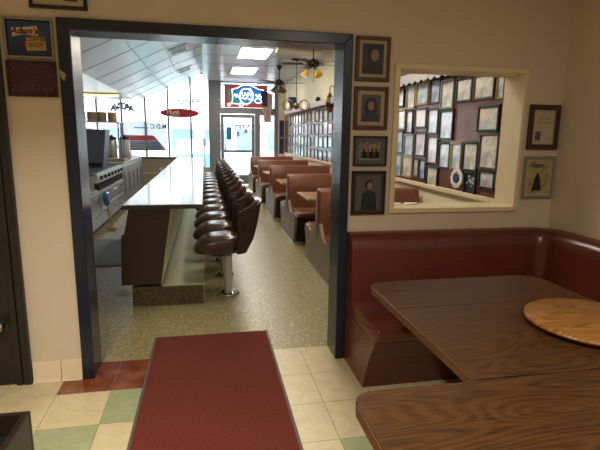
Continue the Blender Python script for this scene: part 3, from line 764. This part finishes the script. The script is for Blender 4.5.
def fan(x, y, zh, lab, rod, spin, shade, nb=5, R=.52):
    o = thing('ceiling_fan', lab, 'ceiling fan', (x, y, zh), 0, None, local=True)
    top = ZC - zh
    MB().lathe([(.02, top - .1), (.06, top - .03), (.07, top - .001)], n=16).build('canopy', 'bronze', o, smooth=True)
    MB().lathe([(.012, .07), (.012, top - .09)], n=10).build('rod', 'bronze', o)
    MB().lathe([(.03, -.06), (.09, -.045), (.11, -.01), (.1, .03), (.05, .06), (.02, .08)], n=20).build('motor', 'bronze', o, smooth=True)
    for k in range(nb):
        a = spin + 2 * PI * k / nb; ca, sa = math.cos(a), math.sin(a)
        P = lambda r, s, z: (r * ca - s * sa, r * sa + s * ca, z)
        c = MB(); w0, w1 = .045, .065
        c.hexa([P(.17, -w0, -.012), P(R, -w1, -.012), P(R, w1, .006), P(.17, w0, .006), P(.17, -w0, -.004), P(R, -w1, -.004), P(R, w1, .014), P(.17, w0, .014)], .003)
        b = c.build('blade', 'blade', o)
        MB().hexa([P(.09, -.02, -.02), P(.2, -.03, -.02), P(.2, .03, -.013), P(.09, .02, -.013), P(.09, -.02, -.013), P(.2, -.03, -.013), P(.2, .03, -.005), P(.09, .02, -.005)]).build('blade_bracket', 'bronze', b)
    for k in range(3):
        a = spin + .6 + 2 * PI * k / 3; ca, sa = math.cos(a), math.sin(a)
        c = MB(); pts = [(0.02 * ca, .02 * sa, -.06), (.07 * ca, .07 * sa, -.08), (.1 * ca, .1 * sa, -.1)]; c.tube(pts, .008); arm = c.build('lamp_arm', 'bronze', o)
        rs = []
        ax = Vector((ca * .5, sa * .5, -.86)); s1 = ax.cross(Vector((0, 0, 1))).normalized(); s2 = ax.cross(s1)
        for (d, r) in ((0, .02), (.03, .035), (.07, .05), (.1, .066), (.115, .07)):
            p = Vector(pts[-1]) + ax * d; rs.append([p + s1 * r * math.cos(2 * PI * q / 14) + s2 * r * math.sin(2 * PI * q / 14) for q in range(14)])
        sh = MB().rings(rs).build('lamp_shade', shade, o, smooth=True)
    MB().tube([(0.01, 0, -.06), (.012, 0, -.26)], .003, 6).build('pull_chain', 'brass', o)
    MB().lathe([(.003, -.29), (.012, -.28), (.003, -.262)], (.012, 0, 0), 8).build('pull_knob', 'brass', o)
    return o
fan(1.8, 8.0, 2.68, 'nearer ceiling fan with amber glass lamp shades by the right wall', True, .35, 'amber')
fan(1.69, 11.0, 2.68, 'farther ceiling fan with brown blades above the far booths', True, .0, 'brass', R=.6)
# chandelier
ch = thing('chandelier', 'wire hoop chandelier on a long thin rod near the far wall', 'chandelier', (1.9, 10.0, 2.1), 0, local=True)
MB().lathe([(.03, .91), (.11, .93), (.12, .949)], n=16).build('canopy', 'bronze', ch, smooth=True)
MB().tube([(0, 0, .08), (0, 0, .92)], .007).build('rod', 'bronze', ch)
MB().lathe([(.02, -.06), (.05, -.03), (.05, .05), (.015, .09)], n=14).build('hub', 'brass', ch, smooth=True)
for s in (-1, 1):
    c = MB()
    for b_ in (0, .7, -.7):
        c.tube([(s * .17 + .12 * math.cos(2 * PI * k / 20) * math.cos(b_), .12 * math.cos(2 * PI * k / 20) * math.sin(b_), .03 + .11 * math.sin(2 * PI * k / 20)) for k in range(20)], .006, 6, loop=True)
    c.build('hoop', 'brass', ch); MB().tube([(s * .04, 0, 0), (s * .1, 0, -.06), (s * .17, 0, -.05)], .008).build('arm', 'brass', ch)
    MB().lathe([(.012, -.05), (.03, -.02), (.034, .02), (.015, .06), (.002, .08)], (s * .17, 0, 0), 12).build('bulb', 'bulb', ch, smooth=True)
# lantern on the right wall
ln = thing('wall_lantern', 'brass lantern hanging from a curved wall hook beside the door casing', 'lantern', (2.29, 8.75, 1.9), 0, local=True)
MB().tube([(.12, -.0, .3), (.11, 0, .42), (.08, 0, .5), (.03, 0, .52), (0, 0, .48), (0, 0, .4)], .01).build('hook', 'brass', ln, smooth=True)
MB().lathe([(.005, .02), (.04, .04), (.055, .1), (.075, .12), (.07, .22), (.05, .3), (.06, .31), (.02, .38), (.006, .41)], n=16).build('body', 'brass', ln, smooth=True)
MB().lathe([(.076, .13), (.079, .17), (.076, .21)], n=16).build('glass_band', 'bronze', ln, smooth=True)
# small bird-like ornament on the valance
orn = thing('shelf_ornament', 'small dark ornament sitting on the valance ledge', 'ornament', (2.34, 9.9, 2.2055), local=True)
MB().lathe([(.02, 0), (.05, .02), (.055, .05), (.03, .09), (.002, .1)], (0, 0, 0), 12).build('body', 'black', orn, smooth=True)
MB().lathe([(.002, 0), (.03, .02), (.03, .05), (.002, .07)], (0, -.09, .02), 12).build('head', 'black', orn, smooth=True)
MB().tube([(0, -.04, .05), (0, -.09, .05)], .018).build('neck', 'black', orn)
# speaker, navy poster, flag
single('wall_speaker', MB().box(2.3, 2.4, 5.2, 5.62, 2.2055, 2.34, bev=.008), 'black', 'black box speaker on the valance ledge, top left inside the opening', 'speaker')
single('wall_speaker', MB().box(2.2, 2.398, 12.6, 12.85, 2.23, 2.5, bev=.01), 'navy', 'dark blue box speaker high on the wall past the chandelier', 'speaker')
c = MB(); c.box(2.24, 2.38, YF - .012, YF + .0005, .95, 1.95); pz = thing('tall_poster', 'tall navy poster on the narrow far wall beside the window', 'poster', (2.31, YF, .95))
c.build('sheet', 'navy', pz); MB().box(2.26, 2.36, YF - .014, YF - .0125, 1.4, 1.46).build('pale_strip', 'greyprint', pz)
fl = thing('american_flag', 'drooping american flag on a short pole beside the lit sign', 'flag', (1.78, YF - .3, 1.75))
MB().tube([(2.1, YF - .014, 2.74), (1.73, YF - .34, 2.86)], .012).build('pole', 'brass', fl)
def fp(u, v):
    return (1.64 + .36 * u + .10 * v - .16 * u * v, YF - .3 + .03 * math.sin(u * 9 + v * 3), 2.80 - .92 * v - .12 * u * (1 - v))
c = MB(); nu, nv = 13, 12
V = [[c.bm.verts.new(fp(i / nu, j / nv)) for j in range(nv + 1)] for i in range(nu + 1)]
for i in range(nu):
    for j in range(nv):
        f = c.bm.faces.new([V[i][j], V[i + 1][j], V[i + 1][j + 1], V[i][j + 1]])
        f.material_index = 2 if (i < 7 and j < 6) else (0 if i % 2 == 0 else 1)
cl = c.build('cloth', ['flagred', 'flagwhite', 'flagnavy'], fl, smooth=True)
sm = cl.modifiers.new('t', 'SOLIDIFY'); sm.thickness = .006

# ------------------------------------------------------------------ neon sign over the door
ns = thing('neon_sign', 'lit neon sign with white script loops on a blue shape above the front door', 'sign', (1.22, YF - .08, 2.3))
y = YF - .06
MB().box(.6, 1.86, y, y + .02, 2.3, 2.95).build('back_panel', 'neonred', ns)
MB().prism([(.74, 2.42), (1.05, 2.42), (1.05, 2.8), (.7, 2.82)], 'y', y - .008, y - .0005).build('green_field', 'neongreen', ns)
top = [(.82, 2.8), (.98, 2.84), (1.08, 2.9), (1.2, 2.935), (1.35, 2.93), (1.48, 2.88), (1.6, 2.82), (1.74, 2.8)]
MB().prism([(1.0, 2.42), (1.7, 2.42), (1.74, 2.8)] + top[::-1][1:] + [(.82, 2.62)], 'y', y - .014, y - .0085).build('blue_field', 'neonblue', ns)
c = MB(); yy = y - .024
c.tube([(x, yy, z + .01) for x, z in top], .012)
c.tube([(1.74, yy, 2.81), (1.72, yy, 2.55), (1.7, yy, 2.44)], .01); c.tube([(.82, yy, 2.81), (.84, yy, 2.6), (.82, yy, 2.42)], .01)
c.tube([(.7, yy, 2.4), (.68, yy, 2.36), (.72, yy, 2.33), (.77, yy, 2.36), (.75, yy, 2.41), (.7, yy, 2.4)], .01)
c.tube([(.75, yy, 2.41), (1.0, yy, 2.4), (1.06, yy, 2.38)], .01)
c.tube([(1.06 + .0 + .19 * math.cos(a) + .17, yy, 2.62 + .22 * math.sin(a)) for a in [PI * (.35 + 2.0 * k / 26) for k in range(27)]], .015)
c.tube([(1.08 + .06 * math.cos(2 * PI * k / 14), yy, 2.38 + .05 * math.sin(2 * PI * k / 14)) for k in range(14)], .012, loop=True)
c.build('outline_tube', 'neon', ns)
c = MB()
def squig(x, z, w, h, n=3):
    c.tube([(x + w * t / 18 + .02 * math.sin(t * 1.3), yy - .022, z + h * math.sin(t / 18 * PI * 2 * n)) for t in range(19)], .011)
squig(.88, 2.63, .14, .05, 2); squig(1.08, 2.68, .3, .06, 3); squig(1.1, 2.56, .26, .04, 2); squig(1.5, 2.64, .2, .06, 2)
c.tube([(1.34, yy - .022, 2.86), (1.44, yy - .022, 2.7), (1.42, yy - .022, 2.5)], .012)
c.tube([(1.58 + .09 * math.cos(2 * PI * k / 16), yy - .022, 2.5 + .07 * math.sin(2 * PI * k / 16)) for k in range(16)], .011, loop=True)
c.build('script_tube', 'neon', ns)
MB().lathe([(.002, -.02), (.03, -.01), (.03, .01), (.002, .02)], (1.24, yy, 2.39), 12, 'y').build('yellow_dot', 'neonyellow', ns)
MB().box(1.2, 1.26, y + .0205, YF + .009, 2.6, 2.66).build('bracket', 'alum', ns)

# ------------------------------------------------------------------ window signs
def glassthing(name, lab, cat, x, z): return thing(name, lab, cat, (x, gy - .004, z))
rs_ = glassthing('oval_sign', 'red oval sign hanging in the front window', 'sign', -.44, 2.03)
yo = YF - .03
MB().prism(ell(-.69, 2.1, .55, .125, 36), 'y', yo, yo + .014).build('board', 'red', rs_)
c = text_mb('Hunt', .17, (-.88, yo - .002, 2.12), (1, 0, 0), (0, 0, 1), .003, bold=.004); c.build('white_lettering', 'paper', rs_)
MB().box(-1.02, -.7, yo - .003, yo - .0005, 2.02, 2.033).build('white_rule', 'paper', rs_)
for xh in (-1.0, -.4): MB().tube([(xh, yo + .007, 2.19), (xh, yo + .007, 2.82 if xh < -.5 else 3.1)], .004, 6).build('hanger', 'steel', rs_)
# banner poster with mirrored writing
pb = glassthing('window_banner', 'white window banner with a red and grey wedge and mirrored lettering', 'banner', -1.6, 1.1)
yb = gy - .006
MB().box(-2.3, -1.1, yb - .004, yb, 1.01, 1.84).build('sheet', 'banner', pb)
MB().prism([(-2.28, 1.3), (-1.32, 1.3), (-1.46, 1.45), (-2.28, 1.45)], 'y', yb - .006, yb - .0045).build('red_band', 'bannerred', pb)
MB().prism([(-2.28, 1.02), (-1.11, 1.02), (-1.325, 1.295), (-2.28, 1.295)], 'y', yb - .006, yb - .0045).build('grey_band', 'bannergrey', pb)
text_mb('M.D.C', .17, (-1.3, yb - .0075, 1.7), (1, 0, 0), (0, 0, 1), .002, mirror=True, bold=.004).build('mirrored_lettering', 'darkprint', pb)
MB().box(-1.98, -1.6, yb - .006, yb - .0045, 1.65, 1.68).build('blue_rule', 'blueprint', pb)
c = MB()
for k in range(3): c.box(-2.2, -1.55 - .06 * k, yb - .008, yb - .0065, 1.24 - .07 * k, 1.25 - .07 * k)
c.build('white_rules', 'paper', pb)
al = glassthing('window_lettering', 'dark mirrored arched lettering on the left of the front window', 'lettering', -2.6, 2.0)
c = MB()
for k, chh in enumerate('AACKVA'):
    u = (k - 2.5) / 2.5
    text_mb(chh, .24, (-2.28 - u * .24, yb - .002, 2.19 + .07 * (1 - u * u)), (1, 0, .0), (0, 0, 1), .003, mirror=True, bold=.012, mb=c)
c.build('letters', 'darkprint', al)
wp = glassthing('door_notice', 'mirrored dark opening notice stuck on the front door glass', 'notice', .95, 1.3)
c = MB()
for (x, z, s_) in ((.99, 1.72, 'ES'), (.99, 1.52, '8'), (1.22, 1.78, 'CE'), (1.22, 1.6, 'R')): text_mb(s_, .2, (x, yb - .002, z), (1, 0, 0), (0, 0, 1), .003, mirror=True, bold=.004, mb=c)
c.build('letters', 'darkprint', wp); MB().box(.65, .8, yb - .003, yb - .0005, 1.35, 1.72).build('blue_sticker', 'blueprint', wp)

# ------------------------------------------------------------------ kitchen side
kc = thing('base_cabinet', 'stainless drawer base under the griddle behind the counter', 'cabinet', (-2.0, 8, 0))
FX = -1.6
MB().box(-2.45, FX, 6.2, 9.8, .1, .62).build('body', 'steel', kc)
MB().box(-2.4, FX - .06, 6.2, 9.8, .002, .1).build('kick_plate', 'black', kc)
for k in range(5):
    for j in range(2):
        ya = 6.22 + .72 * k; d = MB().box(FX + .001, FX + .02, ya, ya + .68, .13 + .25 * j, .36 + .25 * j, bev=.005).build('drawer', 'steel', kc)
        MB().tube([(FX + .02, ya + .22, .3 + .25 * j), (FX + .045, ya + .22, .3 + .25 * j), (FX + .045, ya + .46, .3 + .25 * j), (FX + .02, ya + .46, .3 + .25 * j)], .008, 6).build('handle', 'chrome', d)
gr = thing('griddle', 'stainless griddle with a row of black knobs on top of the drawer base', 'griddle', (-2.0, 8.7, .621))
MB().box(-2.45, FX - .05, 7.55, 9.79, .621, .86).build('body', 'steel', gr)
MB().hexa([(FX - .05, 7.55, .76), (FX + .02, 7.55, .76), (FX + .02, 9.79, .76), (FX - .05, 9.79, .76), (FX - .05, 7.55, .9), (FX, 7.55, .9), (FX, 9.79, .9), (FX - .05, 9.79, .9)]).build('front_panel', 'steel', gr)
MB().box(FX - .04, FX + .01, 7.6, 9.7, .64, .72).build('grease_tray', 'black', gr)
MB().box(-2.44, FX - .052, 7.56, 9.78, .861, .885).build('cooking_plate', 'bluegrey', gr)
for k in range(7): MB().cyl((FX + .014, 7.75 + .3 * k, .82), .028, .03, 14, 'x').build('knob', 'black', gr)
lw = thing('work_table', 'low stainless work shelf nearest the doorway behind the counter', 'worktop', (-2.0, 6.9, .621))
MB().box(-2.45, FX + .01, 6.2, 7.53, .621, .66, bev=.004).build('worktop', 'steel', lw); MB().box(-2.45, -2.42, 6.2, 7.53, .661, 1.0).build('splashback', 'steel', lw)
for j in range(2): MB().box(-2.41, FX - .1 - .1 * j, 6.9, 7.52, .7 + .1 * j, .72 + .1 * j).build('shelf', 'steel', lw)
MB().box(-2.41, -2.38, 6.88, 6.899, .661, .84).build('shelf_support', 'steel', lw)
bc = thing('cooler_cabinet', 'stainless cooler with upright doors at the far end behind the counter', 'cabinet', (-2.0, 11.2, 0))
MB().box(-2.45, FX, 9.82, 12.9, .08, .9).build('body', 'steel', bc); MB().box(-2.45, FX + .02, 9.82, 12.9, .901, .93, bev=.004).build('worktop', 'steel', bc); MB().box(-2.4, FX - .05, 9.82, 12.9, .002, .08).build('kick_plate', 'black', bc)
for k in range(5):
    d = MB().box(FX + .001, FX + .018, 9.86 + .6 * k, 10.42 + .6 * k, .12, .86, bev=.005).build('door', 'steel', bc)
    MB().box(FX + .0185, FX + .035, 9.9 + .6 * k, 9.93 + .6 * k, .3, .7).build('handle', 'alum', d)
mc = thing('metal_cabinet', 'dark blue-grey upright metal cabinet standing on the griddle', 'cabinet', (-1.95, 9.2, .886))
MB().hexa([(-2.42, 8.95, .886), (-1.78, 8.95, .886), (-1.78, 9.35, .886), (-2.42, 9.35, .886), (-2.42, 8.95, 1.58), (-1.7, 8.95, 1.56), (-1.7, 9.35, 1.56), (-2.42, 9.35, 1.58)], .008).build('body', 'bluegrey', mc)
MB().box(-2.15, -1.8, 8.94, 8.949, .92, .98).build('vent_strip', 'black', mc)
single('cutting_board', MB().box(-2.0, FX - .0, 10.2, 10.7, .931, .985, bev=.01), 'tan', 'thick tan cutting board on the stainless cooler', 'cutting board')
def urn(x, y, lab):
    o = thing('coffee_urn', lab, 'urn', (x, y, .93), 0, 'coffee urns on the cooler', local=True)
    MB().lathe([(.1, .001), (.11, .02), (.11, .4), (.1, .43), (.06, .45)], n=20).build('body', 'steel', o, smooth=True)
    MB().lathe([(.108, .435), (.11, .46), (.08, .49), (.03, .5), (.03, .53), (.001, .535)], n=20).build('lid', 'black', o, smooth=True)
    MB().tube([(0, -.105, .08), (0, -.15, .08), (0, -.155, .05)], .012).build('tap', 'black', o); return o
u = urn(-1.98, 11.0, 'left one of the two steel coffee urns with black lids')
dup(u, (-1.72, 11.05, .93), None, 'right one of the two steel coffee urns with black lids')
# toasters either side
ts = thing('toaster', 'small black and steel toaster at the left of the coffee urns', 'toaster', (-2.22, 10.9, .93), local=True)
MB().box(-.1, .1, -.13, .13, .004, .17, bev=.02, seg=3).build('body', 'steel', ts, smooth=True); MB().box(-.06, .06, -.1, .1, .171, .176).build('slots', 'black', ts); MB().box(-.02, .02, -.15, -.131, .1, .12).build('lever', 'black', ts)
dup(ts, (-1.78, 11.7, .93), None, 'small black and steel toaster at the right of the coffee urns')
# shelf with tins
sh = thing('steel_rack', 'steel overhead rack holding tan tins above the griddle', 'rack', (-2.1, 10.0, .93))
MB().box(-2.45, -1.62, 9.84, 10.19, 1.7, 1.72).build('shelf', 'steel', sh)
for x, y_ in ((-2.43, 9.86), (-1.64, 10.17), (-1.64, 9.86), (-2.43, 10.17)): MB().box(x - .012, x + .012, y_ - .012, y_ + .012, .931, 1.699).build('leg', 'alum', sh)
for k in range(4):
    o = tag(MB().lathe([(.085, .0005), (.085, .17), (.08, .18), (.001, .182)], (0, 0, 0), 18).build('storage_tin', 'tan', smooth=True), '%s tan tin from the left on the steel rack' % ORD[k], 'tin', 'tan tins on the steel rack') if k == 0 else o.copy()
    if k: COL.objects.link(o); o['label'] = '%s tan tin from the left on the steel rack' % ORD[k]
    o.location = (-2.33 + .19 * k, 10.0, 1.7205)
sl = thing('ceiling_strip_light', 'warm lit strip light under the low kitchen soffit', 'light', (-2.45, 12.2, 2.42))
MB().box(-2.95, -1.95, 12.14, 12.26, 2.392, 2.4195).build('housing', 'whiteplastic', sl); MB().tube([(-2.92, 12.2, 2.375), (-1.98, 12.2, 2.375)], .017).build('tube', 'warmtube', sl)
# broom with blue cloth
br = thing('broom', 'pale broom handle with a blue cloth leaning on the drawers', 'broom', (-1.53, 7.7, 0))
MB().tube([(-1.45, 7.72, .05), (-1.5, 7.55, .6)], .014).build('handle', 'tan', br)
MB().box(-1.52, -1.4, 7.69, 7.75, .002, .05, bev=.008).build('brush', 'tan', br)
MB().tube([(-1.484, 7.6, .42), (-1.491, 7.57, .5), (-1.5, 7.55, .58), (-1.502, 7.545, .63)], [.035, .05, .045, .015], 10).build('cloth', 'bluecloth', br, smooth=True)
# low partition at the end
hp = thing('half_partition', 'beige low cabinet closing the far end of the kitchen aisle', 'cabinet', (-1.2, 12.7, 0))
MB().box(FX + .03, -.72, 12.6, 12.8, .002, .88).build('body', 'beige', hp); MB().box(FX + .03, -.72, 12.57, 12.83, .881, .92, bev=.004).build('top', 'bluegrey', hp)
MB().box(FX + .06, -.76, 12.585, 12.599, .5, .53).build('rail', 'trimcream', hp)
tw = single('menu_board', MB().hexa([(-1.05, 12.5, .3), (-.97, 12.5, .3), (-.97, 12.53, .3), (-1.05, 12.53, .3), (-1.14, 12.545, .95), (-1.06, 12.545, .95), (-1.06, 12.565, .95), (-1.14, 12.565, .95)]), 'paper', 'narrow white board leaning on the low beige cabinet', 'board')
tw.location.z -= .298; tw.location.y -= .02
# floor mat and paper
single('rubber_mat', MB().box(-1.52, -.74, 5.55, 7.0, .0, .011, bev=.004), 'matgrey', 'grey rubber kitchen mat on the pebble floor behind the counter', 'mat')
single('paper_sheet', MB().prism([(-.86, 4.48), (-.72, 4.45), (-.71, 4.6), (-.83, 4.63)], 'z', .0, .002), 'paper', 'white paper sheet on the floor at the counter foot', 'paper')
# small packets on the pass-through sill
for k, x in enumerate((1.3, 1.42)):
    nb = single('napkin_packet', MB().box(x - .045, x + .045, 3.06, 3.11, 1.036, 1.046, bev=.003), 'paper', ['left white napkin packet on the opening sill', 'right white napkin packet on the opening sill'][k], 'napkin', 'white packets on the sill')

# ------------------------------------------------------------------ street outside
struct('ground', MB().box(-30, 30, YF + .13, 60, -.2, -.08), 'asphalt')
fc = MB(); fc.box(-30, 30, 40, 41, -.08, 11)
fcd = thing('street_building', 'white building across the street with faint ONE80 lettering', 'building', (0, 40, -.08)); fc.build('wall', 'facade', fcd)
text_mb('ONE80', .68, (-.98, 39.98, 4.05), (1, 0, 0), (0, 0, 1), .05, bold=.012).build('lettering', 'darkprint', fcd)
MB().box(-30, 30, 39.5, 39.99, 2.2, 2.35).build('canopy', 'greyprint', fcd)
for k in range(9): MB().box(-13 + 2.6 * k, -11.2 + 2.6 * k, 39.95, 39.995, .25, 1.9).build('shop_window', 'shopglass', fcd)
for k in range(7): MB().box(-13 + 3.6 * k, -11.6 + 3.6 * k, 39.95, 39.995, 5.4, 7.2).build('upper_window', 'shopglass', fcd)
def car(x, y, rz, m, lab):
    o = thing('parked_car', lab, 'car', (x, y, -.08), rz, local=True)
    body = [(-2.1, .25), (2.1, .25), (2.15, .6), (2.05, .78), (1.2, .88), (.55, 1.35), (-1.0, 1.38), (-1.75, .92), (-2.1, .85), (-2.18, .55)]
    MB().prism(body, 'y', -.85, .85, bev=.08, seg=3).build('body', m, o, smooth=True)
    c = MB()
    for s in (-1, 1): c.prism([(-1.4, .92), (.95, .92), (.5, 1.28), (-.95, 1.3)], 'y', s * .852, s * .87)
    c.build('side_windows', 'carglass', o)
    for (a, b_) in ((1.3, .75), (-1.3, .75), (1.3, -.75), (-1.3, -.75)): MB().lathe([(.12, -.1), (.32, -.1), (.34, 0), (.32, .1), (.12, .1)], (a, b_, .34), 20, 'y').build('wheel', 'tyre', o, smooth=True)
    return o
car(-.12, 20.6, PI / 2 - .1, 'teal', 'teal car parked outside, right part of the front window')
car(-4.6, 23, .1, 'palecar', 'pale car parked outside, left part of the front window')
pm = thing('parking_meter', 'dark parking meter standing outside by the wide mullion', 'parking meter', (.0, 18.2, -.08), local=True)
MB().cyl((0, 0, .002), .03, 1.15).build('post', 'bluegrey', pm); MB().lathe([(.03, 1.152), (.08, 1.18), (.09, 1.35), (.07, 1.45), (.001, 1.48)], n=14).build('head', 'bluegrey', pm, smooth=True)

# ------------------------------------------------------------------ light
wd = bpy.data.worlds.new('sky'); S.world = wd; wd.use_nodes = True
bg = wd.node_tree.nodes['Background']; bg.inputs['Color'].default_value = (.88, .96, 1, 1); bg.inputs['Strength'].default_value = 7.0
def lamp(name, kind, loc, power, col, size=.3, size_y=None, rot=(0, 0, 0), spread=None):
    l = bpy.data.lights.new(name, kind); l.energy = power; l.color = col
    if kind == 'AREA':
        l.size = size
        if size_y: l.shape = 'RECTANGLE'; l.size_y = size_y
        else: l.shape = 'DISK'
        if spread: l.spread = spread
    o = bpy.data.objects.new(name, l); COL.objects.link(o); o.location = loc; o.rotation_euler = rot; return o
lamp('downlight', 'AREA', (-.8, .9, NC - .02), 50, (1, .92, .79), .16, spread=math.radians(125))
lamp('room_lamp', 'AREA', (1.1, .1, NC - .02), 32, (1, .92, .79), .5)

# ------------------------------------------------------------------ camera
cam = bpy.data.cameras.new('camera'); co = bpy.data.objects.new('camera', cam); COL.objects.link(co)
cam.sensor_width = 36; cam.sensor_fit = 'HORIZONTAL'; cam.lens = 472 / 600 * 36; cam.clip_start = .05; cam.clip_end = 200
co.matrix_world = Matrix(((r2.x, u2.x, -f_.x, C0.x), (r2.y, u2.y, -f_.y, C0.y), (r2.z, u2.z, -f_.z, C0.z), (0, 0, 0, 1)))
S.camera = co
S.view_settings.view_transform = 'Standard'; S.view_settings.look = 'None'; S.view_settings.exposure = 0; S.view_settings.gamma = 1
try: S.view_settings.use_curve_mapping = False
except Exception: pass
S.cycles.use_denoising = True
S.cycles.max_bounces = 10; S.cycles.diffuse_bounces = 5; S.cycles.glossy_bounces = 5; S.cycles.transparent_max_bounces = 12
S.cycles.sample_clamp_indirect = 8
S.cycles.caustics_reflective = False; S.cycles.caustics_refractive = False
for o in bpy.data.objects:
    if '_o' in o: del o['_o']
